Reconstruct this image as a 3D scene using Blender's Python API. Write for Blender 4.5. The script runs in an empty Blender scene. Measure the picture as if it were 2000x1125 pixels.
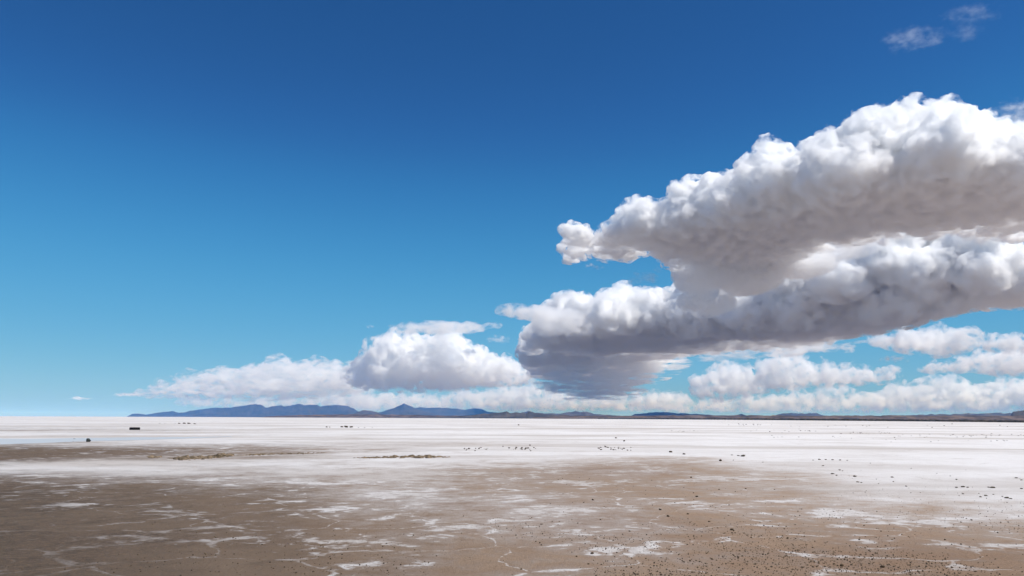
import bpy, bmesh, math, random
import numpy as np
from mathutils import Matrix, Vector

R = math.radians
SC = bpy.context.scene
COL = SC.collection

# ------------------------------------------------------------------ camera
F_PX = 1600.0                       # focal length for a 2000 px wide frame
W_PX, H_PX = 2000.0, 1125.0
EYE = 1.6
TILT = math.atan((816.5 - H_PX / 2) / F_PX)
ROLL = math.atan(0.0038)
fwd = np.array((0.0, math.cos(TILT), math.sin(TILT)))
up0 = np.array((0.0, -math.sin(TILT), math.cos(TILT)))
rt0 = np.array((1.0, 0.0, 0.0))
rt = math.cos(ROLL) * rt0 + math.sin(ROLL) * up0
up = -math.sin(ROLL) * rt0 + math.cos(ROLL) * up0

cam_data = bpy.data.cameras.new('camera')
cam_data.sensor_width = 36.0
cam_data.lens = 36.0 * F_PX / W_PX
cam_data.clip_start = 0.05
cam_data.clip_end = 400000.0
cam = bpy.data.objects.new('camera', cam_data)
COL.objects.link(cam)
m = Matrix.Identity(4)
for i in range(3):
    m[i][0], m[i][1], m[i][2] = rt[i], up[i], -fwd[i]
m[2][3] = EYE
cam.matrix_world = m
SC.camera = cam


def pix_dir(px, py):
    return fwd + (px - W_PX / 2) / F_PX * rt - (py - H_PX / 2) / F_PX * up


def at_dist(px, py, Y):
    """point seen at photo pixel (px, py), Y metres away along the ground"""
    d = pix_dir(px, py)
    return np.array((0, 0, EYE)) + d * (Y / d[1])


def on_ground(px, py, z=0.0):
    d = pix_dir(px, py)
    return np.array((0, 0, EYE)) + d * ((z - EYE) / d[2])


def horizon_y(px):
    return 816.5 + 0.0038 * (px - 1000.0)


# ------------------------------------------------------------------ sky and sun
SUN_EL, SUN_AZ = R(54), R(116)       # azimuth measured clockwise from the view direction (+Y)
world = bpy.data.worlds.new("World")
SC.world = world
world.use_nodes = True
nt = world.node_tree
nt.nodes.clear()
out = nt.nodes.new('ShaderNodeOutputWorld')
bg = nt.nodes.new('ShaderNodeBackground')
sky = nt.nodes.new('ShaderNodeTexSky')
sky.sky_type = 'NISHITA'
sky.sun_disc = False
sky.sun_elevation = SUN_EL
sky.sun_rotation = SUN_AZ
sky.altitude = 800
sky.air_density = 1.0
sky.dust_density = 0.3
sky.ozone_density = 1.5
# the air of a high dry plain: deeper blue than the stock sky, graded per channel
dim = nt.nodes.new('ShaderNodeVectorMath')
dim.operation = 'SCALE'
dim.inputs['Scale'].default_value = 0.1
cur = nt.nodes.new('ShaderNodeRGBCurve')
cur.mapping.use_clip = False
cur.mapping.extend = 'EXTRAPOLATED'
for ch, pts in enumerate((((0, 0), (.115, .018), (.15, .027), (.2, .046), (.3, .088), (.45, .148), (.7, .255), (1, .37)),
                          ((0, 0), (.18, .088), (.22, .118), (.28, .195), (.36, .278), (.45, .345), (.63, .435), (1, .60)),
                          ((0, 0), (.33, .285), (.40, .38), (.47, .485), (.62, .62), (.8, .69), (1, .75)))):
    c = cur.mapping.curves[ch]
    c.points[0].location = pts[0]
    c.points[1].location = pts[-1]
    for p in pts[1:-1]:
        c.points.new(*p)
cur.mapping.update()
com = nt.nodes.new('ShaderNodeVectorMath')
com.operation = 'SCALE'
com.inputs['Scale'].default_value = 10.0
nt.links.new(sky.outputs['Color'], dim.inputs[0])
nt.links.new(dim.outputs[0], cur.inputs['Color'])
nt.links.new(cur.outputs[0], com.inputs[0])
bg.inputs['Strength'].default_value = 0.1
nt.links.new(com.outputs[0], bg.inputs['Color'])
nt.links.new(bg.outputs['Background'], out.inputs['Surface'])

sun_data = bpy.data.lights.new('sun', 'SUN')
sun_data.energy = 5.0
sun_data.angle = R(0.53)
sun_data.color = (1.0, 0.96, 0.9)
sun = bpy.data.objects.new('sun', sun_data)
COL.objects.link(sun)
sun_dir = Vector((math.sin(SUN_AZ) * math.cos(SUN_EL), math.cos(SUN_AZ) * math.cos(SUN_EL), math.sin(SUN_EL)))
sun.rotation_euler = sun_dir.to_track_quat('Z', 'Y').to_euler()
sun.location = (30, -30, 60)

vs = SC.view_settings
vs.view_transform = 'Standard'
vs.look = 'None'
vs.exposure = 0.0
vs.gamma = 1.0
vs.use_curve_mapping = False

cy = SC.cycles
cy.max_bounces = 32
cy.volume_bounces = 26
cy.diffuse_bounces = 3
cy.glossy_bounces = 2
cy.transmission_bounces = 2
cy.transparent_max_bounces = 16
cy.sample_clamp_indirect = 6.0
cy.use_denoising = True

# ------------------------------------------------------------------ helpers


def tag(o, label=None, cat=None, group=None, kind=None):
    if label:
        o['label'] = label
    if cat:
        o['category'] = cat
    if group:
        o['group'] = group
    if kind:
        o['kind'] = kind
    return o


def mesh_from(name, verts, faces, smooth=True):
    me = bpy.data.meshes.new(name)
    verts = np.asarray(verts, dtype=np.float32)
    faces = np.asarray(faces, dtype=np.int32)
    n = faces.shape[1]
    me.vertices.add(len(verts))
    me.vertices.foreach_set('co', verts.ravel())
    me.loops.add(faces.size)
    me.loops.foreach_set('vertex_index', faces.ravel())
    me.polygons.add(len(faces))
    me.polygons.foreach_set('loop_start', np.arange(0, faces.size, n, dtype=np.int32))
    me.polygons.foreach_set('loop_total', np.full(len(faces), n, dtype=np.int32))
    me.polygons.foreach_set('use_smooth', np.full(len(faces), smooth, dtype=bool))
    me.update(calc_edges=True)
    return me


def link(name, me, mat=None, parent=None):
    o = bpy.data.objects.new(name, me)
    COL.objects.link(o)
    if mat:
        me.materials.append(mat)
    if parent:
        o.parent = parent
    return o


def _hash(ix, iy, iz, seed):
    h = (ix.astype(np.int64) * 374761393 + iy.astype(np.int64) * 668265263 + iz.astype(np.int64) * 2147483647 + seed * 1274126177) & 0xFFFFFFFF
    h = ((h ^ (h >> 13)) * 1274126177) & 0xFFFFFFFF
    h = ((h ^ (h >> 16)) * 2246822519) & 0xFFFFFFFF
    return h ^ (h >> 15)


def vnoise(p, seed=0):
    """smooth value noise in -1..1"""
    i = np.floor(p).astype(np.int64)
    f = p - i
    u = f * f * f * (f * (f * 6 - 15) + 10)
    r = 0.0
    for dx in (0, 1):
        wx = u[:, 0] if dx else 1 - u[:, 0]
        for dy in (0, 1):
            wy = u[:, 1] if dy else 1 - u[:, 1]
            for dz in (0, 1):
                wz = u[:, 2] if dz else 1 - u[:, 2]
                r = r + wx * wy * wz * (_hash(i[:, 0] + dx, i[:, 1] + dy, i[:, 2] + dz, seed) / 2147483648.0 - 1.0)
    return r


def fbm(p, octaves=4, seed=0, gain=0.5):
    a, s, r = 1.0, 0.0, 0.0
    for k in range(octaves):
        r = r + a * vnoise(p * (2.03 ** k) + 17.3 * k, seed + k)
        s += a
        a *= gain
    return r / s


def worley(p, seed=0):
    """distance to the nearest feature point, 0..about 1"""
    i = np.floor(p).astype(np.int64)
    best = np.full(len(p), 9.0)
    for dx in (-1, 0, 1):
        for dy in (-1, 0, 1):
            for dz in (-1, 0, 1):
                c = i + np.array((dx, dy, dz))
                d = 0.0
                for a in range(3):
                    q = c[:, a] + _hash(c[:, 0], c[:, 1], c[:, 2], seed + 31 * a) / 4294967296.0
                    d = d + (p[:, a] - q) ** 2
                best = np.minimum(best, d)
    return np.sqrt(best)


def ico(sub):
    bm = bmesh.new()
    bmesh.ops.create_icosphere(bm, subdivisions=sub, radius=1.0)
    v = np.array([x.co[:] for x in bm.verts])
    f = np.array([[q.index for q in x.verts] for x in bm.faces])
    bm.free()
    return v, f


ICO2 = ico(2)
ICO3 = ico(3)

# ------------------------------------------------------------------ clouds


def cloud_material(name, density, aniso=0.25, color=(1, 1, 1)):
    mt = bpy.data.materials.new(name)
    mt.use_nodes = True
    t = mt.node_tree
    t.nodes.clear()
    o = t.nodes.new('ShaderNodeOutputMaterial')
    v = t.nodes.new('ShaderNodeVolumeScatter')
    v.inputs['Color'].default_value = (*color, 1)
    v.inputs['Density'].default_value = density
    v.inputs['Anisotropy'].default_value = aniso
    t.links.new(v.outputs[0], o.inputs['Volume'])
    return mt


def wispy_material(name, density, scale, lo=0.46, hi=0.62, detail=4.0, aniso=0.2, color=(1, 1, 1), stretch=(1, 1, 1), step_rate=1.0, rough=0.6):
    """vapour broken up by fractal noise; scale in metres"""
    mt = cloud_material(name, density, aniso, color)
    t = mt.node_tree
    v = [n for n in t.nodes if n.type == 'VOLUME_SCATTER'][0]
    tc = t.nodes.new('ShaderNodeTexCoord')
    mp = t.nodes.new('ShaderNodeMapping')
    mp.inputs['Scale'].default_value = tuple(x / scale for x in stretch)
    nz = t.nodes.new('ShaderNodeTexNoise')
    nz.inputs['Scale'].default_value = 1.0
    nz.inputs['Detail'].default_value = detail
    nz.inputs['Roughness'].default_value = rough
    mr = t.nodes.new('ShaderNodeMapRange')
    mr.interpolation_type = 'SMOOTHSTEP'
    mr.inputs['From Min'].default_value = lo
    mr.inputs['From Max'].default_value = hi
    mr.inputs['To Max'].default_value = density
    t.links.new(tc.outputs['Object'], mp.inputs['Vector'])
    t.links.new(mp.outputs[0], nz.inputs['Vector'])
    t.links.new(nz.outputs[0], mr.inputs['Value'])
    t.links.new(mr.outputs[0], v.inputs['Density'])
    mt.cycles.volume_step_rate = step_rate
    return mt


def inside_dist(P, q):
    A, B = P, np.roll(P, -1, 0)
    ins = np.zeros(len(q), bool)
    dist = np.full(len(q), 1e9)
    for a, b in zip(A, B):
        c = (a[1] > q[:, 1]) != (b[1] > q[:, 1])
        with np.errstate(divide='ignore', invalid='ignore'):
            xx = (b[0] - a[0]) * (q[:, 1] - a[1]) / (b[1] - a[1]) + a[0]
        ins ^= c & (q[:, 0] < xx)
        ab = b - a
        t = np.clip(((q - a) @ ab) / max(ab @ ab, 1e-9), 0, 1)
        dist = np.minimum(dist, np.linalg.norm(q - a - t[:, None] * ab, axis=1))
    return ins, dist


def fill(poly, seed, rmin=9.0, rmax=70.0, step=5.0, cover=0.62):
    """round puffs packed inside an outline, each (px, py, radius, distance to the edge)"""
    rng = np.random.default_rng(seed)
    P = np.array(poly, float)
    x0, y0 = P.min(0)
    x1, y1 = P.max(0)
    gx, gy = np.meshgrid(np.arange(x0, x1, step), np.arange(y0, y1, step))
    q = np.stack([gx.ravel(), gy.ravel()], 1)
    q += rng.uniform(-step / 2, step / 2, q.shape)
    ins, dist = inside_dist(P, q)
    q, dist = q[ins], dist[ins]
    r = np.minimum(dist, rmax * rng.uniform(0.55, 1.0, len(dist)))
    out = []
    alive = r > rmin
    while alive.any():
        i = int(np.argmax(np.where(alive, r, -1)))
        out.append((q[i, 0], q[i, 1], r[i], dist[i]))
        alive &= np.linalg.norm((q - q[i]) * (1, 1.15), axis=1) > cover * r[i]
    return out


def puff_mesh(S, vox):
    """one skin round the union of ellipsoids S = [(centre, (rx, ry, rz), flat)]"""
    V, Fc = [], []
    n = 0
    for c, rad, flat in S:
        v, f = ICO3 if rad[2] > 12 * vox else ICO2
        q = v * np.array(rad)
        q[:, 2] = np.where(q[:, 2] < 0, q[:, 2] * flat, q[:, 2])
        V.append(q + c)
        Fc.append(f + n)
        n += len(v)
    me = mesh_from('puffs', np.concatenate(V), np.concatenate(Fc))
    tmp = bpy.data.objects.new('tmp', me)
    COL.objects.link(tmp)
    md = tmp.modifiers.new('remesh', 'REMESH')
    md.mode = 'VOXEL'
    md.voxel_size = vox
    md.use_smooth_shade = True
    dg = bpy.context.evaluated_depsgraph_get()
    res = bpy.data.meshes.new_from_object(tmp.evaluated_get(dg))
    bpy.data.objects.remove(tmp)
    bpy.data.meshes.remove(me)
    nv = len(res.vertices)
    co = np.empty(nv * 3, np.float32)
    res.vertices.foreach_get('co', co)
    nr = np.empty(nv * 3, np.float32)
    res.vertex_normals.foreach_get('vector', nr)
    nf = len(res.polygons)
    lt = np.empty(nf, np.int32)
    res.polygons.foreach_get('loop_total', lt)
    fv = np.empty(len(res.loops), np.int32)
    res.loops.foreach_get('vertex_index', fv)
    bpy.data.meshes.remove(res)
    return co.reshape(-1, 3).astype(np.float64), nr.reshape(-1, 3).astype(np.float64), fv.reshape(-1, 4)


def billow(co, nr, k, seed, disp, dscale):
    """cauliflower relief along the normals, weaker underneath"""
    w = np.clip(0.3 + 0.7 * (nr[:, 2] + 0.6), 0.15, 1.0)
    pp = co / k
    d = np.zeros(len(co))
    for a, s, sd in zip(disp, dscale, (1, 2, 3)):
        warp = np.stack([vnoise(pp / s * 1.3 + 5 * i, seed + 50 + i) for i in range(3)], 1) * 0.35
        d += a * s * (0.55 - worley(pp / s + warp, seed * 7 + sd))
    d += 0.8 * fbm(pp / 5.0, 3, seed + 9)
    return co + nr * (d * w * k * 2.2)[:, None]


def cloud(name, poly, D, seed, label, group=None, base=None, mfp=5.0, fringe_mfp=4.5, aniso=0.2, rmin=9.0, rmax=70.0, squash=0.85,
          flat=0.6, vox=3.0, child=(10, 5), disp=(0.18, 0.1, 0.05), dscale=(46, 20, 9), grow=(1.05, 8.0), noise=28.0,
          lo=0.47, hi=0.66, back=0.0, step=0.085, wide_x=1.0, core_lo=0.35, core_hi=0.56, stretch=(1, 1, 1)):
    """A heap of vapour: a dense core inside a ragged envelope, one mesh with two volume materials.
    D: distance in metres, or a list of (px, D). base: height of the flat underside in metres."""
    rng = np.random.default_rng(seed)
    xs, ds = zip(*D) if isinstance(D, list) else ((0,), (D,))
    Dm = float(np.mean([d for x, d in zip(xs, ds) if x < 2100]))
    k = Dm / F_PX
    core, wide = [], []

    def add(c, r, wx=1.0, wy=1.0, s=squash):
        core.append((c, (0.97 * r * wx, 0.97 * r * wy, 0.97 * r * s), flat))
        r2 = r * grow[0] + grow[1] * k
        wide.append((c, (r2 * wx, r2 * wy, r2 * s), min(1.0, flat + 0.1)))

    for px, py, r, edge in fill(poly, seed, rmin, rmax):
        d0 = float(np.interp(px, xs, ds)) + rng.uniform(-0.9, 0.9) * max(edge, r) * k
        under = False
        if base is not None:
            el = (horizon_y(px) - py - 0.35 * r) / F_PX
            db = base / max(el, 0.01)
            if db > d0:
                d0, under = min(db, d0 * 1.9), True
        rw = r * d0 / F_PX
        c = at_dist(px, py, d0)
        add(c, rw, wide_x, 1.6 if under else 1.0)
        if back:
            c2 = c + np.array((0, back * rng.uniform(0.3, 1.0), rng.uniform(-0.2, 0.1) * rw))
            add(c2, rw)
        for j in range(child[0]):
            d = rng.normal(size=3)
            d /= np.linalg.norm(d)
            if d[2] < -0.15:
                d[2] = abs(d[2]) * 0.4
            r1 = rw * rng.uniform(0.28, 0.52)
            c1 = c + d * np.array((1, 1, squash)) * (rw - 0.45 * r1)
            add(c1, r1)
            if r1 < 9 * k:
                continue
            for q in range(child[1]):
                e = d + rng.normal(size=3) * 0.9
                e /= np.linalg.norm(e)
                if e[2] < -0.1:
                    e[2] = abs(e[2]) * 0.4
                r2 = r1 * rng.uniform(0.3, 0.5)
                add(c1 + e * np.array((1, 1, squash)) * (r1 - 0.4 * r2), r2)
    co, nr, fc = puff_mesh(core, vox * k)
    co = billow(co, nr, k, seed, disp, dscale)
    cw, nw, fw = puff_mesh(wide, vox * k * 1.25)
    cw = billow(cw, nw, k, seed + 400, (0.25, 0.2, 0.1), (60, 24, 10))
    if base is not None:
        for q, off in ((co, 0.0), (cw, -12.0 * k)):
            z0 = base + off + 10 * k * fbm(np.stack([q[:, 0] / (70 * k), q[:, 1] / (160 * k), 0 * q[:, 0]], 1), 3, seed + 5)
            q[:, 2] = np.where(q[:, 2] < z0, z0 + 0.12 * (q[:, 2] - z0), q[:, 2])
    me = mesh_from(name, np.concatenate([co, cw]), np.concatenate([fc, fw + len(co)]))
    o = link(name, me, wispy_material('dense_vapour', 1.0 / (mfp * k), 0.87 * noise * k, core_lo, core_hi, detail=4, aniso=aniso, step_rate=step, stretch=stretch))
    me.materials.append(wispy_material('ragged_vapour', 1.0 / (fringe_mfp * k), noise * k, lo, hi, detail=6, aniso=aniso, step_rate=step, stretch=stretch))
    mi = np.zeros(len(fc) + len(fw), np.int32)
    mi[len(fc):] = 1
    me.polygons.foreach_set('material_index', mi)
    tag(o, label, 'cloud', group)
    print('CLOUD', name, label, len(me.vertices))
    return o


def wisp(name, blobs, D, seed, label, group=None, mfp=18.0, noise=14.0, stretch=(1, 1, 1.6), lo=0.42, hi=0.7, vox=2.0, step=0.1, aniso=0.2, fade=0.22):
    """thin torn vapour: blobs (px, py, half width px, half height px)"""
    k = D / F_PX
    S = [(at_dist(x, y, D), (a * k, a * k * 0.8, b * k), 1.0) for x, y, a, b in blobs]
    co, nr, fc = puff_mesh(S, vox * k)
    pp = co / k
    co = co + nr * (fbm(pp / 14.0, 4, seed) * 6.0 * k)[:, None]
    o = link(name, mesh_from(name, co, fc), wispy_material('thin_vapour', 1.0 / (mfp * k), noise * k, lo, hi, stretch=stretch, step_rate=step, aniso=aniso, rough=0.65))
    t = o.data.materials[0].node_tree
    lo_, hi_ = co.min(0), co.max(0)
    mp = t.nodes.new('ShaderNodeMapping')
    mp.vector_type = 'TEXTURE'
    mp.inputs['Location'].default_value = tuple((lo_ + hi_) / 2)
    mp.inputs['Scale'].default_value = tuple((hi_ - lo_) / 2)
    ln = t.nodes.new('ShaderNodeVectorMath')
    ln.operation = 'LENGTH'
    pw = t.nodes.new('ShaderNodeMath')
    pw.operation = 'POWER'
    pw.inputs[1].default_value = 2.0
    ma = t.nodes.new('ShaderNodeMath')
    ma.operation = 'MULTIPLY_ADD'
    ma.inputs[1].default_value = -fade
    tc = [n for n in t.nodes if n.type == 'TEX_COORD'][0]
    nz = [n for n in t.nodes if n.type == 'TEX_NOISE'][0]
    mr = [n for n in t.nodes if n.type == 'MAP_RANGE'][0]
    t.links.new(tc.outputs['Object'], mp.inputs['Vector'])
    t.links.new(mp.outputs[0], ln.inputs[0])
    t.links.new(ln.outputs['Value'], pw.inputs[0])
    t.links.new(pw.outputs[0], ma.inputs[0])
    t.links.new(nz.outputs[0], ma.inputs[2])
    t.links.new(ma.outputs[0], mr.inputs['Value'])
    tag(o, label, 'cloud', group)
    return o


def absorb(a, b):
    """b becomes part of the same body of vapour as a"""
    V, Fc, M = [], [], []
    mats = []
    n = 0
    for o in (a, b):
        me = o.data
        co = np.empty(len(me.vertices) * 3, np.float32)
        me.vertices.foreach_get('co', co)
        fv = np.empty(len(me.loops), np.int32)
        me.loops.foreach_get('vertex_index', fv)
        mi = np.empty(len(me.polygons), np.int32)
        me.polygons.foreach_get('material_index', mi)
        V.append(co.reshape(-1, 3))
        Fc.append(fv.reshape(-1, 4) + n)
        M.append(mi + len(mats))
        n += len(me.vertices)
        mats += list(me.materials)
    me = mesh_from(a.name, np.concatenate(V), np.concatenate(Fc))
    for q in mats:
        me.materials.append(q)
    me.polygons.foreach_set('material_index', np.concatenate(M))
    a.data = me
    bpy.data.objects.remove(b)


UPPER = [(1097,450),(1108,434),(1118,440),(1140,437),(1152,455),(1160,470),(1180,455),(1205,425),(1235,392),(1256,383),(1275,392),(1290,408),(1297,402),(1312,388),(1322,365),(1332,353),(1360,352),(1400,345),(1430,336),(1455,342),(1465,315),(1480,288),(1500,280),(1515,283),(1535,298),(1553,304),(1575,285),(1600,274),(1618,269),(1640,250),(1662,229),(1700,215),(1727,208),(1755,214),(1780,203),(1810,200),(1835,203),(1862,196),(1884,203),(1893,222),(1920,225),(1935,237),(1970,245),(2000,252),(2100,270),(2200,300),
(2200,440),(2000,425),(1900,430),(1800,440),(1720,450),(1640,465),(1600,490),(1570,512),(1510,526),(1440,530),(1390,540),(1350,548),(1343,500),(1300,478),(1250,480),(1200,490),(1150,484),(1125,490),(1110,478)]
LOWER = [(1010,692),(1030,655),(1060,625),(1080,592),(1100,578),(1120,583),(1150,577),(1165,585),(1180,568),(1200,561),(1235,572),(1250,580),(1270,567),(1300,564),(1325,575),(1335,560),(1345,528),(1380,512),(1450,500),(1560,465),(1620,440),(1720,430),(1850,430),(1960,430),(1975,480),(2000,490),(2100,480),(2200,480),(2200,580),(2000,592),(1930,600),(1890,612),(1780,640),(1700,655),(1650,665),(1560,680),(1480,680),(1400,690),(1330,699),(1280,720),(1230,738),(1150,752),(1090,750),(1040,738)]
STALK = [(1055,735),(1100,715),(1180,705),(1260,705),(1330,700),(1310,720),(1270,742),(1235,760),(1210,778),(1185,786),(1130,782),(1100,770)]
BANK = [(700,700),(715,690),(735,665),(755,650),(775,655),(785,660),(800,650),(830,655),(850,655),(870,640),(890,645),(900,655),(915,672),(930,680),(945,678),(960,685),(975,695),(985,690),(1000,700),(1015,712),(1040,715),(1050,740),(1020,752),(950,757),(880,765),(800,765),(700,762),(660,740)]
TAPER = [(225,774),(262,768),(300,763),(350,745),(400,725),(430,715),(470,718),(520,705),(560,696),(600,700),(640,710),(690,700),(720,705),(720,770),(600,782),(480,785),(350,782),(280,778)]
RIGHT = [(1350,755),(1365,735),(1385,730),(1410,715),(1440,712),(1470,720),(1490,705),(1520,697),(1555,697),(1575,710),(1600,718),(1640,712),(1680,720),(1710,730),(1740,722),(1755,735),(1740,750),(1650,755),(1560,760),(1480,772),(1400,785),(1360,780)]
R2 = [(1700,668),(1740,655),(1790,650),(1830,645),(1870,646),(1900,655),(1915,670),(1880,690),(1840,700),(1800,695),(1760,690),(1720,680)]
R3 = [(1785,722),(1830,712),(1870,705),(1910,692),(1950,690),(2000,690),(2080,690),(2080,730),(2000,735),(1960,737),(1900,728),(1830,730)]
R4 = [(1900,668),(1950,657),(2000,660),(2080,665),(2080,692),(1960,690),(1920,684)]
HOR_R = [(1215,790),(1250,775),(1290,762),(1330,766),(1360,775),(1400,785),(1450,776),(1500,773),(1550,768),(1600,765),(1650,766),(1700,762),(1740,758),(1780,752),(1820,744),(1860,742),(1900,746),(1950,738),(2000,738),(2080,738),(2080,809),(1900,808),(1600,807),(1400,806),(1250,805)]
HOR_M = [(620,790),(660,772),(700,765),(760,770),(820,768),(880,766),(950,760),(1000,750),(1040,752),(1080,763),(1120,770),(1200,775),(1260,790),(1260,804),(1000,804),(850,803),(700,803)]
HOR_L = [(330,790),(380,778),(450,780),(520,772),(600,776),(660,768),(720,776),(740,799),(560,799),(420,799)]

main_cloud = cloud('cumulus_cloud', UPPER, [(1100, 5600), (1350, 5400), (1600, 4500), (2000, 4300)], 3,
                   'huge white cumulus cloud with a domed top at right and grey belly sloping down left',
                   base=1235.0, back=700.0, rmax=85, rmin=7)
lower_part = cloud('cumulus_cloud', LOWER, [(1000, 10500), (1300, 9500), (2000, 7800)], 11, None, base=1000.0, back=900.0, rmax=60)
absorb(main_cloud, lower_part)
cloud('cumulus_cloud', STALK, 13600, 13, 'dark banded cloud column hanging from the grey belly of the huge cumulus', rmax=13, rmin=4, vox=2.0, squash=0.6, child=(6, 3), wide_x=3.0, noise=18, mfp=9, fringe_mfp=11, core_lo=0.40, core_hi=0.62, stretch=(0.4, 0.4, 2.8))
cloud('cumulus_cloud', BANK, 22000, 21, 'heaped white cloud bank above the lone pointed mountain', rmax=19, vox=1.8, rmin=5, noise=15, child=(12, 5), mfp=5, fringe_mfp=6, core_lo=0.42, core_hi=0.6)
cloud('cumulus_cloud', TAPER, 30000, 31, 'low grey cloud bank tapering to a point above the left mountain range', rmax=24, vox=2.0, rmin=5, noise=18, squash=0.6, wide_x=1.5, mfp=12, fringe_mfp=13, core_lo=0.42, core_hi=0.64, stretch=(0.8, 0.8, 1.8))
cloud('cumulus_cloud', RIGHT, 26000, 41, 'low knobbly white cloud heap above the flat land right of the cloud column', rmax=25, vox=2.0, rmin=5, noise=18, lo=0.5, hi=0.66, mfp=8, fringe_mfp=9, core_lo=0.42, core_hi=0.62)
cloud('cumulus_cloud', R2, 14000, 43, 'small ragged white cloud just under the right end of the huge cumulus', rmax=20, vox=2.2, rmin=5, noise=20, mfp=9, fringe_mfp=9, core_lo=0.42, core_hi=0.62)
cloud('cumulus_cloud', R3, 16000, 47, 'flat white cloud strip at the right edge, low in the gap of blue', rmax=18, vox=2.2, rmin=5, noise=20, mfp=9, fringe_mfp=9, wide_x=1.4, core_lo=0.42, core_hi=0.62)
cloud('cumulus_cloud', R4, 15000, 53, 'short white cloud at the right edge, between ragged cloud and flat strip', rmax=14, vox=2.2, rmin=4, noise=16, mfp=9, fringe_mfp=9, core_lo=0.42, core_hi=0.62)
cloud('cumulus_cloud', HOR_R, 50000, 61, 'pale cloud layer lying along the horizon at right', rmax=14, vox=2.0, rmin=4, noise=18, squash=0.6, mfp=9, fringe_mfp=9, wide_x=1.8, core_lo=0.42, core_hi=0.62)
cloud('cumulus_cloud', HOR_M, 52000, 67, 'pale cloud layer behind the lone pointed mountain', rmax=12, vox=2.0, rmin=4, noise=18, squash=0.6, mfp=9, fringe_mfp=9, wide_x=1.8, core_lo=0.42, core_hi=0.62)
cloud('cumulus_cloud', HOR_L, 54000, 71, 'faint bluish cloud layer just above the left mountain range', rmax=10, vox=2.0, rmin=3.5, noise=18, squash=0.5, mfp=12, fringe_mfp=12, wide_x=1.8, core_lo=0.42, core_hi=0.62)

CIR = dict(lo=0.36, hi=0.85, noise=24, stretch=(1.0, 1.0, 1.7), fade=0.3)
wisp('cirrus_cloud', [(1790, 74, 80, 20), (1745, 94, 50, 14), (1830, 62, 50, 16)], 5000, 1, 'thin torn wisp of cloud in the dark blue above the huge cumulus', mfp=70, **CIR)
wisp('cirrus_cloud', [(1908, 24, 70, 20), (1870, 34, 50, 16)], 5000, 2, 'faint topmost wisp of cloud near the upper right corner', mfp=90, **CIR)
wisp('cirrus_cloud', [(1875, 72, 40, 16), (1900, 58, 40, 18)], 5000, 3, 'tiny faint puff between the two wisps at upper right', mfp=90, **CIR)
wisp('cirrus_cloud', [(1990, 222, 60, 44), (2030, 235, 50, 44), (1940, 232, 30, 16)], 5600, 4, 'torn grey wisp behind the right shoulder of the huge cumulus', mfp=20, **CIR)
wisp('stratus_cloud', [(800, 642, 32, 13), (850, 640, 45, 15), (905, 640, 50, 12), (960, 635, 26, 7), (770, 640, 14, 6)], 21000, 5, 'flat pinkish veil cloud capping the heaped white bank', mfp=9, noise=24, lo=0.3, fade=0.14)
wisp('stratus_cloud', [(1000, 605, 36, 15), (1050, 612, 50, 18), (1100, 620, 50, 18), (1130, 640, 40, 20), (1070, 640, 40, 20)], 9300, 6, 'soft pinkish tongue of cloud pointing left from the huge cumulus', mfp=8, noise=26, lo=0.26, fade=0.13)
wisp('stratus_cloud', [(975, 663, 30, 9), (950, 668, 16, 5)], 21000, 7, 'small pinkish puff between the heaped bank and the huge cumulus', mfp=14, lo=0.4)
wisp('stratus_cloud', [(720, 638, 14, 7)], 21000, 8, 'tiny lone pinkish puff left of the pinkish veil', mfp=18)
wisp('stratus_cloud', [(1163, 520, 27, 9), (1175, 522, 15, 6)], 5500, 9, 'small white shred below the left tip of the huge cumulus', mfp=13)
wisp('stratus_cloud', [(1250, 545, 40, 14), (1300, 520, 30, 16), (1220, 560, 25, 8)], 5500, 10, 'hazy pinkish shreds in the blue notch on the left side of the huge cumulus', mfp=26, noise=24, hi=0.8)
wisp('stratus_cloud', [(1650, 680, 26, 12), (1665, 674, 18, 9)], 14000, 12, 'small soft cloud patch below the middle of the huge cumulus', mfp=10)
wisp('stratus_cloud', [(1740, 702, 38, 9), (1760, 700, 24, 8)], 14000, 14, 'thin cloud shred under the small ragged white cloud', mfp=11)
wisp('stratus_cloud', [(1810, 630, 14, 12)], 9000, 15, 'faint shred in the blue gap under the right end of the huge cumulus', mfp=20)
wisp('stratus_cloud', [(155, 778, 26, 2.6), (170, 777, 14, 2)], 28000, 16, 'thin dark sliver of cloud far left above the horizon', mfp=7, noise=10, vox=1.0, lo=0.3)
wisp('stratus_cloud', [(343, 720, 6, 3)], 28000, 17, 'tiny dark speck of cloud above the tapering bank', mfp=9, noise=10, vox=1.0, lo=0.3)
wisp('stratus_cloud', [(235, 771, 22, 2.2), (260, 770, 25, 3)], 29000, 18, 'thin grey tail at the left tip of the tapering bank', mfp=6, noise=10, vox=1.0, lo=0.3)
wisp('stratus_cloud', [(1330, 706, 60, 9), (1400, 698, 70, 9), (1500, 690, 80, 9), (1600, 678, 70, 10), (1700, 662, 60, 10)], 14500, 19, 'bright thin sheet along the lower edge of the huge cumulus', mfp=8, noise=30, lo=0.38, stretch=(0.5, 0.5, 1.5))

wisp('stratus_cloud', [(1370, 540, 60, 40), (1450, 540, 80, 40), (1550, 510, 90, 36), (1650, 480, 80, 26), (1380, 590, 60, 30)], 6600, 20, 'smooth grey veil hanging in the middle of the huge cumulus', mfp=7, noise=44, lo=0.24, hi=0.75, fade=0.12, stretch=(0.6, 0.6, 1.3))

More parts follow.
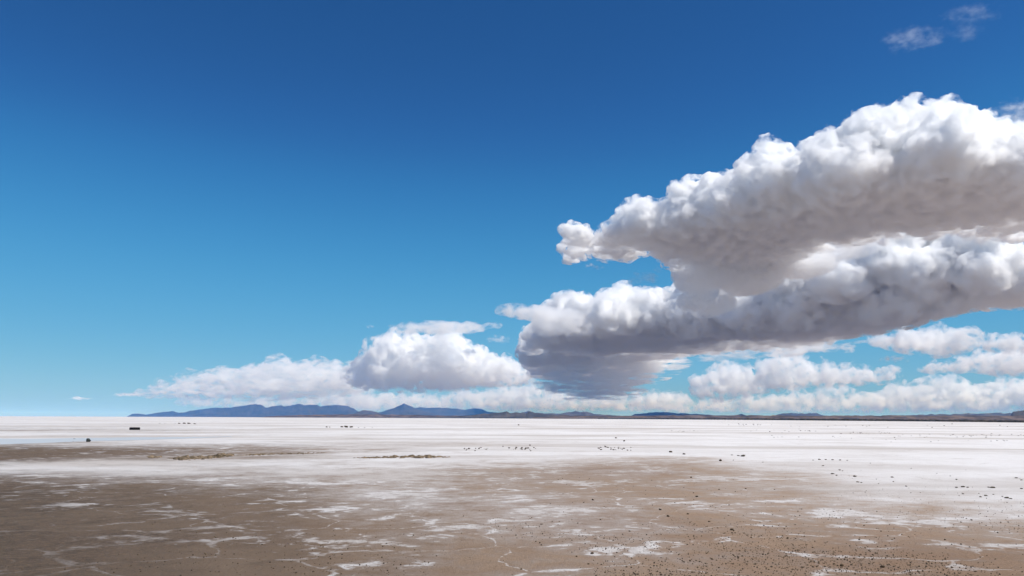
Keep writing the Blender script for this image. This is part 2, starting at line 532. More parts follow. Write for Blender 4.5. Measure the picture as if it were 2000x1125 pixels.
# ------------------------------------------------------------------ haze
hz = bpy.data.materials.new('haze_air')
hz.use_nodes = True
t = hz.node_tree
t.nodes.clear()
o_ = t.nodes.new('ShaderNodeOutputMaterial')
v_ = t.nodes.new('ShaderNodeVolumePrincipled')
v_.inputs['Color'].default_value = (0.13, 0.40, 1.0, 1)
v_.inputs['Absorption Color'].default_value = (1, 1, 1, 1)
v_.inputs['Density'].default_value = 4.5e-5
t.links.new(v_.outputs[0], o_.inputs['Volume'])
X, Y0, Y1, Z0, Z1 = 60000.0, -60000.0, 60000.0, -1.0, 245.0
hv = [(-X, Y0, Z0), (X, Y0, Z0), (X, Y1, Z0), (-X, Y1, Z0), (-X, Y0, Z1), (X, Y0, Z1), (X, Y1, Z1), (-X, Y1, Z1)]
hf = [(0, 3, 2, 1), (4, 5, 6, 7), (0, 1, 5, 4), (1, 2, 6, 5), (2, 3, 7, 6), (3, 0, 4, 7)]
haze = link('haze', mesh_from('haze', hv, hf, False), hz)
tag(haze, 'pale bluish air softening the far hills and mountains', kind='stuff')

# ------------------------------------------------------------------ ground
SHORE_PX = np.array([-2000, -800, 0, 240, 300, 420, 520, 650, 850, 1000, 1150, 1300, 1600, 2000, 2600, 3600], float)
SHORE_D = np.array([9000, 30000, 50000, 30000, 16000, 9000, 5200, 3900, 3400, 3000, 2500, 1900, 1050, 560, 420, 380], float)


def shore_dist(px):
    return np.exp(np.interp(px, SHORE_PX, np.log(SHORE_D)))


TY = np.array([812, 820, 830, 840, 848, 856, 868, 880, 893, 905, 920, 940, 960, 980, 1000, 1040, 1080, 1125], float)
TX = np.array([0, 250, 500, 750, 1000, 1250, 1500, 1750, 2000], float)
TS = np.array([
    [1, 1, 1, 1, 1, 1, 1, 1, 1],
    [.97, .97, .97, .98, 1, 1, .95, .9, .88],
    [.82, .8, .9, .95, 1, 1, .93, .9, .88],
    [.66, .68, .8, .88, .97, 1, .98, .95, .92],
    [.85, .86, .86, .86, .95, .98, .95, .80, .80],
    [.92, .9, .88, .86, .9, .98, 1, .93, .93],
    [.6, .68, .64, .7, .85, .96, 1, .97, 1],
    [.2, .28, .5, .66, .88, .9, .98, .98, 1],
    [.22, .45, .55, .85, .74, .58, .84, .95, 1],
    [.60, .75, .78, .80, .62, .5, .72, .92, 1],
    [.78, .76, .7, .72, .52, .45, .62, .88, .98],
    [.32, .42, .56, .64, .5, .48, .6, .84, .95],
    [.2, .3, .44, .58, .5, .46, .56, .74, .92],
    [.2, .3, .36, .54, .5, .46, .52, .64, .84],
    [.2, .3, .32, .5, .5, .45, .47, .56, .72],
    [.15, .22, .28, .42, .46, .43, .38, .38, .5],
    [.12, .16, .22, .4, .44, .4, .32, .26, .34],
    [.1, .13, .18, .34, .38, .38, .3, .24, .24]])
# dampness darkens the mud towards the lower left; iron reddens it towards the middle
WET = np.array([[.9, .8, .65, .45, .3, .2, .1, .05, .1]] * 12 + [[1, .9, .75, .5, .3, .2, .12, .1, .15]] * 6)


def table(T, px, py):
    fx = np.interp(px, TX, np.arange(len(TX)))
    fy = np.interp(py, TY, np.arange(len(TY)))
    ix = np.clip(fx.astype(int), 0, len(TX) - 2)
    iy = np.clip(fy.astype(int), 0, len(TY) - 2)
    u, v = fx - ix, fy - iy
    u = u * u * (3 - 2 * u)
    v = v * v * (3 - 2 * v)
    return (T[iy, ix] * (1 - u) + T[iy, ix + 1] * u) * (1 - v) + (T[iy + 1, ix] * (1 - u) + T[iy + 1, ix + 1] * u) * v


def where_in_photo(x, y):
    P = np.stack([x, y, np.full_like(x, -EYE)], -1)
    dz = np.maximum(P @ fwd, 0.3)
    return W_PX / 2 + F_PX * (P @ rt) / dz, H_PX / 2 - F_PX * (P @ up) / dz


ang = np.concatenate([np.linspace(-180, -42, 70, endpoint=False), np.linspace(-42, 42, 420, endpoint=False), np.linspace(42, 180, 70)])
ang = np.radians(ang)
rad = np.concatenate([[0.5, 2, 4], np.geomspace(6, 59000, 430)])
AA, RR = np.meshgrid(ang, rad)
gx, gy = (np.sin(AA) * RR).ravel(), (np.cos(AA) * RR).ravel()
gpx, gpy = where_in_photo(gx, gy)
behind = gy < 1.0
gpx = np.where(behind, np.where(gx < 0, -2000, 3600), gpx)
warp = fbm(np.stack([gx / 9.0, gy / 9.0, 0 * gx], 1), 3, 5)
relpy = gpy - (horizon_y(gpx) - 814.0) * 0.0
salt = table(TS, gpx + 60 * warp, relpy + np.clip((relpy - 816) * 0.13, 0, 14) * warp)
wet = table(WET, gpx, gpy)
salt = np.where(behind, 0.3, salt)
rim = shore_dist(gpx) * (1 + 0.05 * fbm(np.stack([AA.ravel() * 12, 0 * gx, 0 * gx], 1), 3, 8))
rim = np.where(behind, 700.0, rim)
land = np.clip((RR.ravel() / rim - 0.985) / 0.03, 0, 1)
na, nr_ = len(ang), len(rad)
ii = np.arange(nr_ - 1)[:, None] * na + np.arange(na - 1)[None, :]
gf = np.stack([ii, ii + 1, ii + na + 1, ii + na], -1).reshape(-1, 4)[:, ::-1]
gm = mesh_from('ground', np.stack([gx, gy, 0 * gx], 1), gf)
for nm, val in (('salt', salt), ('wet', wet), ('land', land)):
    at = gm.attributes.new(nm, 'FLOAT', 'POINT')
    at.data.foreach_set('value', val.astype(np.float32))


class NT:
    """small helper for node trees"""

    def __init__(self, mt):
        mt.use_nodes = True
        self.t = mt.node_tree
        self.b = self.t.nodes['Principled BSDF']

    def n(self, kind, **kw):
        x = self.t.nodes.new(kind)
        for a, v in kw.items():
            setattr(x, a, v)
        return x

    def put(self, sock, v):
        if hasattr(v, 'node'):
            self.t.links.new(v, sock)
        else:
            sock.default_value = v

    def math(self, op, a, b=0.0, clamp=False):
        x = self.n('ShaderNodeMath', operation=op, use_clamp=clamp)
        self.put(x.inputs[0], a)
        self.put(x.inputs[1], b)
        return x.outputs[0]

    def mix(self, f, a, b):
        x = self.n('ShaderNodeMix', data_type='RGBA')
        self.put(x.inputs['Factor'], f)
        self.put(x.inputs[6], a if hasattr(a, 'node') else (*a, 1))
        self.put(x.inputs[7], b if hasattr(b, 'node') else (*b, 1))
        return x.outputs[2]

    def step(self, v, lo, hi, a=0.0, b=1.0, smooth=True):
        x = self.n('ShaderNodeMapRange', interpolation_type='SMOOTHSTEP' if smooth else 'LINEAR')
        self.put(x.inputs['Value'], v)
        for k, q in (('From Min', lo), ('From Max', hi), ('To Min', a), ('To Max', b)):
            self.put(x.inputs[k], q)
        return x.outputs[0]

    def noise(self, vec, scale, detail=4.0, rough=0.55, distort=0.0):
        x = self.n('ShaderNodeTexNoise')
        self.put(x.inputs['Vector'], vec)
        x.inputs['Scale'].default_value = scale
        x.inputs['Detail'].default_value = detail
        x.inputs['Roughness'].default_value = rough
        x.inputs['Distortion'].default_value = distort
        return x.outputs[0]

    def attr(self, name):
        return self.n('ShaderNodeAttribute', attribute_name=name).outputs['Fac']

    def obj(self):
        return self.n('ShaderNodeTexCoord').outputs['Object']


mt = bpy.data.materials.new('salt_and_mud')
N = NT(mt)
P = N.obj()
S, WT, LD = N.attr('salt'), N.attr('wet'), N.attr('land')
n_big = N.noise(P, 0.11, 5, 0.6)
n_mid = N.noise(P, 0.55, 5, 0.6, 0.6)
n_small = N.noise(P, 2.6, 5, 0.62, 0.4)
n_fine = N.noise(P, 14.0, 4, 0.65)
n_grain = N.noise(P, 42.0, 5, 0.75)
# mud
mud = N.mix(N.step(n_mid, 0.35, 0.68), (0.39, 0.272, 0.186), (0.30, 0.20, 0.13))
mud = N.mix(N.step(n_big, 0.42, 0.66), mud, (0.265, 0.165, 0.105))
mud = N.mix(N.math('MULTIPLY', N.step(n_small, 0.42, 0.7), 0.55), mud, (0.2, 0.135, 0.088))
damp = N.mix(N.step(n_mid, 0.3, 0.7), (0.072, 0.056, 0.04), (0.046, 0.037, 0.028))
mud = N.mix(N.math('MULTIPLY', WT, N.step(n_small, 0.2, 0.75, 0.98, 0.7)), mud, damp)
mud = N.mix(N.step(n_grain, 0.54, 0.72, 0.0, 0.75), mud, (0.10, 0.075, 0.055))
mud = N.mix(N.step(n_grain, 0.28, 0.45, 0.5, 0.0), mud, (0.42, 0.33, 0.25))
mud = N.mix(N.math('MULTIPLY', N.step(n_fine, 0.48, 0.68), 0.6), mud, (0.19, 0.122, 0.078))
# salt crust
salt_c = N.mix(N.step(n_small, 0.35, 0.7), (0.77, 0.735, 0.71), (0.70, 0.66, 0.63))
salt_c = N.mix(N.step(n_big, 0.46, 0.66, 0.0, 0.5), salt_c, (0.50, 0.445, 0.40))
salt_c = N.mix(N.math('MULTIPLY', WT, 0.25), salt_c, (0.46, 0.47, 0.47))
stretch = N.n('ShaderNodeMapping')
stretch.inputs['Scale'].default_value = (0.022, 0.06, 1.0)
N.put(stretch.inputs['Vector'], P)
stain = N.noise(stretch.outputs[0], 1.0, 6, 0.65, 0.4)
salt_c = N.mix(N.step(stain, 0.46, 0.62, 0.0, 0.8), salt_c, (0.46, 0.405, 0.36))
salt_c = N.mix(N.step(N.math('ADD', n_mid, N.math('MULTIPLY', n_fine, 0.5)), 0.84, 1.0, 0.0, 0.45), salt_c, (0.36, 0.30, 0.25))
# thin film of salt: coverage broken up by noise of several sizes
br = N.math('ADD', N.math('MULTIPLY', N.math('SUBTRACT', n_big, 0.5), 0.9), N.math('MULTIPLY', N.math('SUBTRACT', n_mid, 0.5), 0.75))
br = N.math('ADD', br, N.math('MULTIPLY', N.math('SUBTRACT', n_small, 0.5), 0.6))
br = N.math('ADD', br, N.math('MULTIPLY', N.math('SUBTRACT', n_fine, 0.5), 0.35))
cov = N.math('ADD', S, br)
film = N.step(cov, 0.22, 0.92)
film = N.math('MULTIPLY', film, N.step(S, 0.1, 0.75, 0.32, 1.0))
# crisp white spots
spot = N.math('MULTIPLY', N.step(N.math('ADD', N.math('ADD', n_mid, N.math('MULTIPLY', n_small, 0.6)), N.math('MULTIPLY', S, 0.22)), 0.955, 1.05), 0.85)
# polygon ridges of salt along the drying cracks
wv = N.n('ShaderNodeVectorMath', operation='ADD')
nzc = N.n('ShaderNodeTexNoise')
N.put(nzc.inputs['Vector'], P)
nzc.inputs['Scale'].default_value = 0.8
nzc.inputs['Detail'].default_value = 3
sc_ = N.n('ShaderNodeVectorMath', operation='SCALE')
N.put(sc_.inputs[0], nzc.outputs['Color'])
sc_.inputs['Scale'].default_value = 1.1
N.put(wv.inputs[0], P)
N.put(wv.inputs[1], sc_.outputs[0])
vo = N.n('ShaderNodeTexVoronoi', feature='DISTANCE_TO_EDGE')
N.put(vo.inputs['Vector'], wv.outputs[0])
vo.inputs['Scale'].default_value = 0.55
wid = N.step(n_mid, 0.42, 0.7, 0.012, 0.10)
vd = N.math('ADD', vo.outputs['Distance'], N.math('MULTIPLY', N.math('SUBTRACT', n_fine, 0.45), 0.07))
crack = N.step(N.math('DIVIDE', vd, wid), 0.35, 1.0, 1.0, 0.0)
crack = N.math('MULTIPLY', crack, N.step(WT, 0.55, 1.0, 1.0, 0.45))
crack = N.math('MULTIPLY', crack, N.step(N.math('ADD', n_small, N.math('MULTIPLY', n_fine, 0.4)), 0.56, 0.82, 0.0, 1.0))
crack = N.math('MULTIPLY', crack, N.step(n_big, 0.33, 0.52, 0.3, 0.95))
vo2 = N.n('ShaderNodeTexVoronoi', feature='DISTANCE_TO_EDGE')
N.put(vo2.inputs['Vector'], wv.outputs[0])
vo2.inputs['Scale'].default_value = 1.7
vd2 = N.math('ADD', vo2.outputs['Distance'], N.math('MULTIPLY', N.math('SUBTRACT', n_fine, 0.45), 0.12))
lace = N.math('MULTIPLY', N.step(vd2, 0.015, 0.05, 1.0, 0.0), N.step(n_mid, 0.5, 0.66, 0.0, 0.75))
lace = N.math('MULTIPLY', lace, N.step(n_small, 0.42, 0.6))
crack = N.math('MULTIPLY', N.math('MAXIMUM', crack, lace), N.step(S, 0.16, 0.34, 0.4, 1.0))
spot = N.math('MULTIPLY', spot, N.step(S, 0.14, 0.36, 0.3, 1.0))
white = N.math('MAXIMUM', film, N.math('MAXIMUM', spot, crack))
colr = N.mix(white, mud, salt_c)
landc = N.mix(N.noise(P, 0.004, 4, 0.6), (0.26, 0.212, 0.185), (0.35, 0.288, 0.25))
colr = N.mix(LD, colr, landc)
N.put(N.b.inputs['Base Color'], colr)
N.put(N.b.inputs['Roughness'], N.step(WT, 0.0, 1.0, 0.95, 0.75))
N.b.inputs['Specular IOR Level'].default_value = 0.08
bp = N.n('ShaderNodeBump')
bp.inputs['Strength'].default_value = 0.9
bp.inputs['Distance'].default_value = 0.02
N.put(bp.inputs['Height'], N.math('ADD', N.math('MULTIPLY', n_fine, 1.2), N.math('ADD', n_grain, N.math('MULTIPLY', n_small, 1.5))))
N.t.links.new(bp.outputs[0], N.b.inputs['Normal'])
ground = link('ground', gm, mt)
tag(ground, 'dry lake bed of white salt crust and brown mud', kind='structure')

# ------------------------------------------------------------------ hills and mountains


def rock_material(name, a, b, scale):
    mt = bpy.data.materials.new(name)
    N = NT(mt)
    n = N.noise(N.obj(), scale, 6, 0.6)
    N.put(N.b.inputs['Base Color'], N.mix(N.step(n, 0.38, 0.64), a, b))
    N.b.inputs['Roughness'].default_value = 0.95
    N.b.inputs['Specular IOR Level'].default_value = 0.1
    return mt


MOUNT = rock_material('mountain_scrub', (0.03, 0.027, 0.02), (0.06, 0.05, 0.038), 0.006)
HILL = rock_material('hill_scrub', (0.05, 0.042, 0.032), (0.095, 0.078, 0.058), 0.012)
LAND = rock_material('land_scrub', (0.06, 0.043, 0.033), (0.17, 0.12, 0.088), 0.02)


def ridge(name, sky_line, D, label, mat, seed, kind='structure', spread=3.2, rough=0.34, ncross=26, step=2.0):
    """a hill or range whose crest follows a skyline (px, py) at distance D"""
    k = D / F_PX
    xs = np.array([p[0] for p in sky_line], float)
    ys = np.array([p[1] for p in sky_line], float)
    px = np.arange(xs[0], xs[-1] + step, step)
    py = np.interp(px, xs, ys)
    py = py + (rough * 5) * fbm(np.stack([px / 9.0, 0 * px, 0 * px], 1), 3, seed) * np.clip((horizon_y(px) - py) / 12, 0, 1)
    crest = np.array([at_dist(a, b, D) for a, b in zip(px, py)])
    h = np.maximum(crest[:, 2], 0.4)
    hm = max(h.max() * spread, 20 * k)
    v = np.linspace(-1, 1, ncross)
    prof = (1 - np.abs(v)) ** 1.15
    verts = []
    for j, (a, w) in enumerate(zip(v, prof)):
        x = crest[:, 0] * (1 + a * hm / D)
        y = crest[:, 1] + a * hm
        q = np.stack([x / (16 * k), y / (16 * k), np.full_like(x, seed)], 1)
        rid = 1 - 2 * np.abs(fbm(q, 4, seed + 3))
        z = h * w * (1 - 0.35 * (1 - w) * rid * 1.6 * min(1, 4 * (1 - w)))
        z = z - (3.0 if abs(a) > 0.999 else 0.0)
        verts.append(np.stack([x, y, z], 1))
    n = len(px)
    V = np.concatenate(verts)
    ii = np.arange(ncross - 1)[:, None] * n + np.arange(n - 1)[None, :]
    fc = np.stack([ii, ii + 1, ii + n + 1, ii + n], -1).reshape(-1, 4)
    o = link(name, mesh_from(name, V, fc), mat)
    tag(o, label, 'hill' if kind != 'structure' else None, kind=kind)
    return o


ridge('mountains', [(248,813),(253,811),(258,808.5),(270,807.5),(285,809.5),(300,807),(320,804.5),(338,802),(350,806.5),(365,803.5),(385,799.5),(403,797.5),(420,796),(440,795),(460,794),(480,790.5),(500,788),(510,790),(518,795),(530,793.5),(540,791.5),(550,790),(555,793),(570,789.5),(580,788),(600,790),(620,789),(625,792.5),(640,790),(665,790),(680,791),(693,799),(705,806),(716,814)], 13000, 'long blue mountain range at left', MOUNT, 1)
ridge('mountains', [(725,813),(740,805.5),(755,800),(770,795.5),(780,791),(789,787),(798,791.5),(806,793.5),(812,796.5),(830,803),(850,808),(862,814)], 12000, 'blue mountain with a lone pointed peak', MOUNT, 2)
ridge('mountains', [(790,813),(800,797.5),(820,794.5),(840,795.5),(870,795.5),(890,797.5),(910,799),(925,797),(940,799),(955,804),(972,814)], 15000, 'flat topped blue mountain right of the pointed peak', MOUNT, 3)
ridge('hills', [(680,814),(697,804),(712,799.5),(725,801),(738,806),(752,814)], 8000, 'small rounded grey hill left of the pointed peak', HILL, 4)
ridge('hills', [(940,813),(955,805),(962,803.5),(972,806),(985,811),(995,815)], 14000, 'low pale hill behind the dark scrub rise', MOUNT, 5)
ridge('hills', [(1005,814),(1020,804.5),(1030,802),(1045,804.5),(1070,807),(1095,806.5),(1110,804),(1125,802.5),(1145,804),(1165,808.5),(1200,811),(1225,815)], 9000, 'grey blue hills right of centre', HILL, 6)
ridge('hills', [(1225,815),(1240,808),(1260,806),(1285,803.8),(1310,805),(1340,807.5),(1380,808.5),(1395,811),(1410,816)], 11000, 'pale blue hills behind the low dark shore at right of centre', MOUNT, 7)
ridge('hills', [(1425,817),(1435,810.5),(1447,808.5),(1458,811),(1470,817)], 9000, 'tiny bump of a hill on the right skyline', MOUNT, 8)
ridge('hills', [(1500,817),(1515,810),(1530,806.5),(1545,805),(1570,807),(1580,806),(1597,806.5),(1608,811),(1620,817)], 11000, 'flat topped blue hill on the right skyline', MOUNT, 9)
ridge('hills', [(1700,818),(1730,811),(1800,809),(1850,808.5),(1900,807),(1960,806),(2010,804),(2120,802),(2150,818)], 7000, 'long low grey hills at far right', HILL, 10)
ridge('hills', [(1968,820),(1978,804),(1990,801.5),(2010,800.5),(2060,800),(2110,806),(2130,820)], 3500, 'dark bluff at the right edge', HILL, 11)
ridge('hills', [(515,814),(540,812),(600,810),(660,809.3),(720,809),(800,809.5),(850,811),(900,811.5),(960,812),(1000,814)], 3900, 'low brown land under the mountains', LAND, 12, spread=9)
ridge('hills', [(830,815),(880,812.5),(920,810.5),(945,807.5),(965,806),(982,805.5),(989,802.5),(995,805.5),(1008,805),(1022,806),(1036,804),(1046,806),(1060,808),(1080,809.5),(1120,811),(1180,812),(1260,813.5),(1330,816)], 3600, 'dark scrubby rise with a small rocky knob near the centre', HILL, 13, spread=5, rough=.5, step=1.0)
ridge('hills', [(1040,815.5),(1100,811.5),(1200,811.8),(1300,811),(1400,810.5),(1500,811),(1600,811.5),(1700,811),(1800,811.5),(1900,811),(2000,811),(2200,810),(2260,822)], 2600, 'long low brown land behind the right shore', LAND, 14, spread=9, rough=.3)

# scrub along the shore: far-off bushes that read as one dark mass
rng = np.random.default_rng(77)
SV, SF, n0 = [], [], 0
v2, f2 = ICO2
bush_px = np.concatenate([rng.uniform(500, 1100, 420), rng.uniform(1050, 2080, 2600)])
for px in bush_px:
    d = shore_dist(px) * (1.0 + abs(rng.normal()) * (0.12 if px > 1050 else 0.06))
    x, y, _ = at_dist(px, 820, d)
    hgt = rng.uniform(0.7, 1.9) * np.clip(d / 900, 0.75, 1.6)
    wdt = hgt * rng.uniform(0.9, 2.2)
    v, f = v2, f2
    q = v * np.array((wdt, wdt, hgt)) * (1 + 0.3 * vnoise(v * 2.2 + px, 3))[:, None]
    q[:, 2] = np.maximum(q[:, 2], -0.2)
    SV.append(q + (x, y, 0))
    SF.append(f + n0)
    n0 += len(v)
bush = rock_material('scrub_leaves', (0.028, 0.027, 0.018), (0.06, 0.05, 0.034), 0.5)
scrub = link('scrub', mesh_from('scrub', np.concatenate(SV), np.concatenate(SF)), bush)
tag(scrub, 'dark line of scrub along the far shore of the salt', kind='stuff')

# shallow film of standing water
WP = [(-60,856),(60,857),(150,855.5),(190,855),(260,853.8),(330,853.6),(400,853.2),(452,852.2),(455,853),(400,855),(330,857.5),(250,860),(170,861.5),(90,865),(0,868),(-60,869)]
wm = bpy.data.materials.new('shallow_water')
N = NT(wm)
N.b.inputs['Base Color'].default_value = (0.52, 0.52, 0.51, 1)
N.b.inputs['Roughness'].default_value = 0.35
N.b.inputs['Specular IOR Level'].default_value = 0.12
N.b.inputs['IOR'].default_value = 1.33
wv_ = [on_ground(a, b, 0.006) for a, b in WP]
me = bpy.data.meshes.new('water')
me.from_pydata([tuple(p) for p in wv_], [], [list(range(len(wv_)))[::-1]])
me.update()
water = link('water', me, wm)
tag(water, 'thin film of pale blue water on the salt at left', kind='structure')

# ------------------------------------------------------------------ stones, clods and the tyre
STONE = rock_material('dark_stone', (0.032, 0.021, 0.013), (0.10, 0.068, 0.042), 40.0)
CLOD = rock_material('dark_mud', (0.06, 0.048, 0.036), (0.15, 0.115, 0.08), 6.0)
BROWN = rock_material('brown_mud', (0.09, 0.068, 0.045), (0.24, 0.175, 0.115), 5.0)


def stone_mesh(name, seed, flat=0.7, sub=3, rough=0.35, mat=STONE):
    v, f = ICO3 if sub == 3 else ICO2
    p = v * (1 + rough * fbm(v * 1.4 + seed * 3.1, 3, seed))[:, None]
    # a few chipped faces
    r = np.random.default_rng(seed)
    for _ in range(5):
        d = r.normal(size=3)
        d /= np.linalg.norm(d)
        t = p @ d
        p = p - np.maximum(t - r.uniform(0.6, 0.85), 0)[:, None] * d
    p = p * np.array((1, 0.85, flat))
    me = mesh_from(name, p, f, smooth=True)
    me.materials.append(mat)
    return me


STONES = [stone_mesh('stone', 200 + i, flat=0.6 + 0.05 * (i % 5)) for i in range(9)]
CLODS = [stone_mesh('clod', 300 + i, flat=0.35, rough=0.9, mat=CLOD) for i in range(7)]


def put(name, meshes, px, py, w, rng, label, cat, group=None, tall=1.0, sink=0.25):
    """one object seen at (px, py), w photo pixels wide"""
    c = on_ground(px, py)
    r = (0.5 if cat != 'clod' else 0.3) * w * c[1] / F_PX
    me = meshes[int(rng.integers(len(meshes)))]
    o = bpy.data.objects.new(name, me)
    COL.objects.link(o)
    o.scale = (r, r * rng.uniform(0.8, 1.2), r * tall)
    o.location = (c[0], c[1], r * tall * 0.4 * (1 - sink))
    o.rotation_euler = (rng.uniform(-.15, .15), rng.uniform(-.15, .15), rng.uniform(0, 6.28) if cat == 'stone' else rng.uniform(-.3, .3))
    return tag(o, label, cat, group)


rs = np.random.default_rng(5)
for px, py, w, lab in ((1013, 830.5, 4, 'lone dark stone far out on the white salt near the middle'),
                       (1203, 856, 4.5, 'farther of two dark stones close together on the white salt right of centre'),
                       (1219, 862, 4.5, 'nearer of two dark stones close together on the white salt right of centre'),
                       (1310, 883.5, 6, 'left one of a pair of dark stones where the white salt meets the mud'),
                       (1336, 887.5, 6, 'right one of a pair of dark stones where the white salt meets the mud'),
                       (1407, 900.5, 8, 'dark stone on white salt, lowest and rightmost of a slanting row of three'),
                       (1158, 977, 5, 'dark stone on the pale brown mud just right of the centre'),
                       (1305, 1009, 6, 'black stone on the brown mud below the middle of the sandy patch')):
    put('stone', STONES, px, py, w, rs, lab, 'stone')

# scattered pebbles
spots = []
RI = [(1560, 1060, 300, 60, 80), (1650, 1070, 180, 45, 40), (1420, 1070, 60, 14, 14), (1750, 1045, 90, 30, 26), (1880, 1080, 110, 40, 34), (1330, 950, 130, 18, 44), (1130, 935, 70, 16, 30), (1440, 960, 60, 8, 16),
      (1350, 1030, 160, 50, 34), (1200, 1070, 160, 45, 26), (1600, 1000, 160, 30, 14), (1050, 1000, 160, 50, 14)]
for cx, cy, sx, sy, n in RI:
    for _ in range(n):
        px, py = rs.normal(cx, sx * .6), rs.normal(cy, sy * .6)
        if 1010 < px < 2010 and 912 < py < 1124:
            spots.append((px, py))
rs.shuffle(spots)
spots = spots[:230]
for px, py in spots:
    d = 1600 * 1.6 / (py - horizon_y(px))
    size = float(np.clip(rs.lognormal(math.log(0.0098), 0.5), 0.006, 0.036))
    put('pebble', STONES, px, py, size * 1.6 * F_PX / d, rs, 'small dark pebble scattered on the brown mud in the right half of the foreground', 'pebble', 'dark pebbles scattered on the mud')

# grit too fine to count
GV, GF, n0 = [], [], 0
v2, f2 = ico(1)
for _ in range(12000):
    if rs.random() < 0.75:
        px, py = rs.uniform(950, 2040), 1128 - abs(rs.normal(0, 75))
    else:
        px, py = rs.uniform(-20, 2040), 1128 - abs(rs.normal(0, 70))
    if py < 915:
        continue
    c = on_ground(px, py)
    if fbm(np.array([[c[0] / 1.6, c[1] / 1.6, 3.0]]), 3, 21)[0] < rs.normal(0.04, 0.16):
        continue
    r = float(np.clip(rs.lognormal(math.log(0.0042), 0.5), 0.002, 0.011))
    q = v2 * r * rs.uniform(0.7, 1.3, 3)
    GV.append(q + c + (0, 0, r * 0.3))
    GF.append(f2 + n0)
    n0 += len(v2)
grit = link('gravel', mesh_from('gravel', np.concatenate(GV), np.concatenate(GF)), rock_material('grit_stone', (0.045, 0.034, 0.025), (0.16, 0.115, 0.075), 30.0))
tag(grit, 'fine dark grit strewn over the brown mud', kind='stuff')

# dark clods lying on the salt
G = 'dark clods lying on the white salt'
far_row = [(352, 827.5, 6), (358, 827.6, 4), (373, 827.6, 4), (352 + 40, 827.8, 3)]
for px, py, w in ((350, 827.6, 9), (360, 827.6, 10), (369, 827.8, 11), (380, 828.2, 8), (342, 827.4, 3), (322, 827, 3), (312, 827, 4)):
    put('clod', CLODS, px, py, w, rs, 'low dark clod in the far row of clods under the left mountain range', 'clod', 'far row of clods at left', tall=1.0)
for px, py, w in ((638, 834.6, 8), (644, 834.8, 6), (668, 834.6, 10), (676, 835, 14), (686, 835, 12), (700, 835.5, 4), (712, 835.6, 4), (727, 835.6, 3)):
    put('clod', CLODS, px, py, w, rs, 'low black clod in the row on the salt below the lone pointed mountain', 'clod', 'row of clods below the pointed mountain', tall=1.1)
for cx, cy, n, sx in ((935, 877, 16, 26), (1018, 876, 22, 30), (1208, 877, 16, 22), (1180, 875, 6, 10)):
    for _ in range(n):
        put('clod', CLODS, rs.normal(cx, sx * .6), rs.normal(cy, 2.2), rs.uniform(2.5, 8), rs, 'small dark clod in the broken line of clods across the salt at the centre', 'clod', 'broken line of clods at the centre', tall=1.3)
for px, py, w in ((1450, 891.5, 16), (1442, 890.5, 9), (1430, 889, 7), (1432, 899, 5), (1600, 898, 10), (1612, 898, 8), (1626, 898.5, 9), (1640, 899, 8), (1588, 899, 6), (1655, 899.5, 6), (1490, 903, 5),
                  (1608, 910, 8), (1626, 926, 12), (1634, 929, 8), (1640, 918.5, 9), (1646, 920, 6), (1670, 931, 13), (1675, 942, 11), (1683, 943, 7), (1712, 936, 5), (1742, 932.5, 11), (1716, 945, 5), (1745, 941, 6), (1770, 950, 7), (1868, 937, 8), (1856, 930, 5),
                  (1880, 951.5, 14), (1890, 952.5, 9), (1940, 953, 16), (1930, 952, 8), (1868, 952.5, 10), (1995, 955, 10), (1925, 968.5, 12), (1915, 971, 9), (1940, 966, 7), (1965, 973, 14), (1975, 974.5, 10), (1958, 970, 6), (1985, 934, 10), (1995, 938, 8), (1880, 965, 8), (1700, 905, 4), (1780, 915, 5), (1830, 925, 4)):
    put('clod', CLODS, px, py, w, rs, 'low dark clod scattered over the white salt at right', 'clod', 'dark clods over the salt at right', tall=0.9)
for cy, x0, x1, n in ((829.5, 1420, 1510, 16), (832, 1540, 1990, 18), (846, 1640, 1740, 26), (850.5, 1740, 2000, 34), (854, 1500, 1900, 20), (842, 1310, 1600, 24), (861, 1600, 1990, 12)):
    for _ in range(n):
        put('clod', CLODS, rs.uniform(x0, x1), rs.normal(cy, 1.4), rs.uniform(2, 5.5), rs, 'tiny dark clod in the thin far streaks across the salt at right', 'clod', 'thin far streaks of clods at right', tall=0.8)


def mud_ridge(pts, width_px, hgt, label, seed, mat=BROWN):
    """churned ridge of crumbled earth along (px, py) points"""
    r = np.random.default_rng(seed)
    V, F, n0 = [], [], 0
    xs, ys = zip(*pts)
    for _ in range(int((xs[-1] - xs[0]) * 1.3)):
        px = r.uniform(xs[0], xs[-1])
        e = min(1.0, 5 * min(px - xs[0], xs[-1] - px) / (xs[-1] - xs[0]))
        py = np.interp(px, xs, ys) + r.normal(0, width_px * .5) * e
        c = on_ground(px, py)
        h = hgt * r.lognormal(-0.5, 0.5) * (0.4 + 0.6 * e)
        v, f = ICO2
        q = v * (1 + 0.5 * fbm(v * 1.6 + r.uniform(0, 90), 2, seed))[:, None] * np.array((h * 1.6, h * 1.6, h))
        V.append(q + c + (0, 0, -0.15 * h))
        F.append(f + n0)
        n0 += len(v)
    co, nr, fc = None, None, None
    me = mesh_from('mud_ridge', np.concatenate(V), np.concatenate(F))
    tmp = bpy.data.objects.new('tmp', me)
    COL.objects.link(tmp)
    md = tmp.modifiers.new('remesh', 'REMESH')
    md.mode = 'VOXEL'
    md.voxel_size = hgt * 0.22
    res = bpy.data.meshes.new_from_object(tmp.evaluated_get(bpy.context.evaluated_depsgraph_get()))
    bpy.data.objects.remove(tmp)
    bpy.data.meshes.remove(me)
    res.materials.clear()
    o = link('mud_ridge', res, mat)
    return tag(o, label, 'mud ridge')


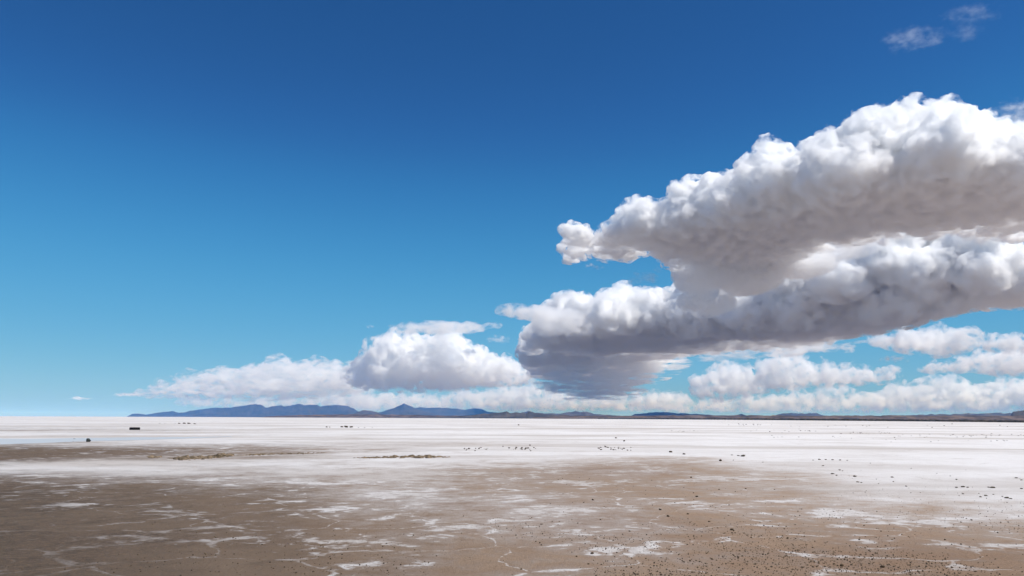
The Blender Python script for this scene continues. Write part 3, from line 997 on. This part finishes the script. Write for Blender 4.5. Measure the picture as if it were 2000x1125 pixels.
mud_ridge([(328, 895), (350, 897), (380, 895.5), (420, 892), (456, 891)], 2.6, 0.075, 'churned ridge of brown mud on the pale salt at left', 1)
mud_ridge([(289, 893), (300, 893), (313, 892.5)], 2.2, 0.06, 'short lump of churned brown mud left of the long churned ridge', 2)
mud_ridge([(460, 890), (540, 887), (640, 884.5)], 1.0, 0.035, 'thin broken line of brown crumbs trailing right from the churned ridge', 3)
mud_ridge([(690, 894.5), (740, 894), (800, 893), (880, 893)], 1.7, 0.055, 'low brown ridge of crumbled mud on the salt left of the centre', 4)

# tyre lying on its side
TY_W, TY_D = 19.0, 97.0
c = on_ground(263, 839.6)
Rr = 0.5 * TY_W * c[1] / F_PX
Hh = 5.0 * c[1] / F_PX
prof = [(0.56, 0.06), (0.62, 0.0), (0.86, 0.0), (0.96, 0.05), (1.0, 0.16), (1.0, 0.3), (0.985, 0.32), (0.985, 0.36), (1.0, 0.38), (1.0, 0.62), (0.985, 0.64), (0.985, 0.68), (1.0, 0.7), (1.0, 0.84), (0.96, 0.95), (0.86, 1.0), (0.62, 1.0), (0.56, 0.94), (0.54, 0.8), (0.6, 0.7), (0.82, 0.6), (0.82, 0.4), (0.6, 0.3), (0.54, 0.2)]
nseg = 72
V = []
for i in range(nseg):
    a = 2 * math.pi * i / nseg
    for j, (r, z) in enumerate(prof):
        rr = r * Rr * (0.985 if (i % 3 == 0 and r >= 0.985) else 1.0)
        V.append((math.cos(a) * rr, math.sin(a) * rr, z * Hh))
m_ = len(prof)
Fq = [(i * m_ + j, ((i + 1) % nseg) * m_ + j, ((i + 1) % nseg) * m_ + (j + 1) % m_, i * m_ + (j + 1) % m_) for i in range(nseg) for j in range(m_)]
rub = rock_material('old_rubber', (0.008, 0.008, 0.009), (0.016, 0.015, 0.015), 9.0)
ty = link('tyre', mesh_from('tyre', V, Fq), rub)
ty.location = (c[0], c[1], -0.01)
tag(ty, 'large black tyre lying flat on the white salt at far left', 'tyre')

# upright dark rock with a pale face, left
rk = stone_mesh('rock', 411, flat=1.0, rough=0.5, mat=rock_material('grey_rock', (0.02, 0.02, 0.02), (0.075, 0.085, 0.08), 7.0))
c = on_ground(172.5, 863)
kk = c[1] / F_PX
ro = bpy.data.objects.new('rock', rk)
COL.objects.link(ro)
ro.scale = (4.4 * kk, 4.0 * kk, 4.2 * kk)
ro.rotation_euler = (0.1, 0.5, 0.4)
ro.location = (c[0], c[1], 2.6 * kk)
tag(ro, 'upright dark rock standing in the film of water at far left', 'rock')
for px, py, w, lab in ((145, 857.5, 7, 'flat dark chip lying just left of the upright rock'), (143, 862, 4, 'tiny chip of dark earth beside the upright rock, nearest the viewer')):
    put('clod', CLODS, px, py, w, rs, lab, 'clod', tall=0.7)
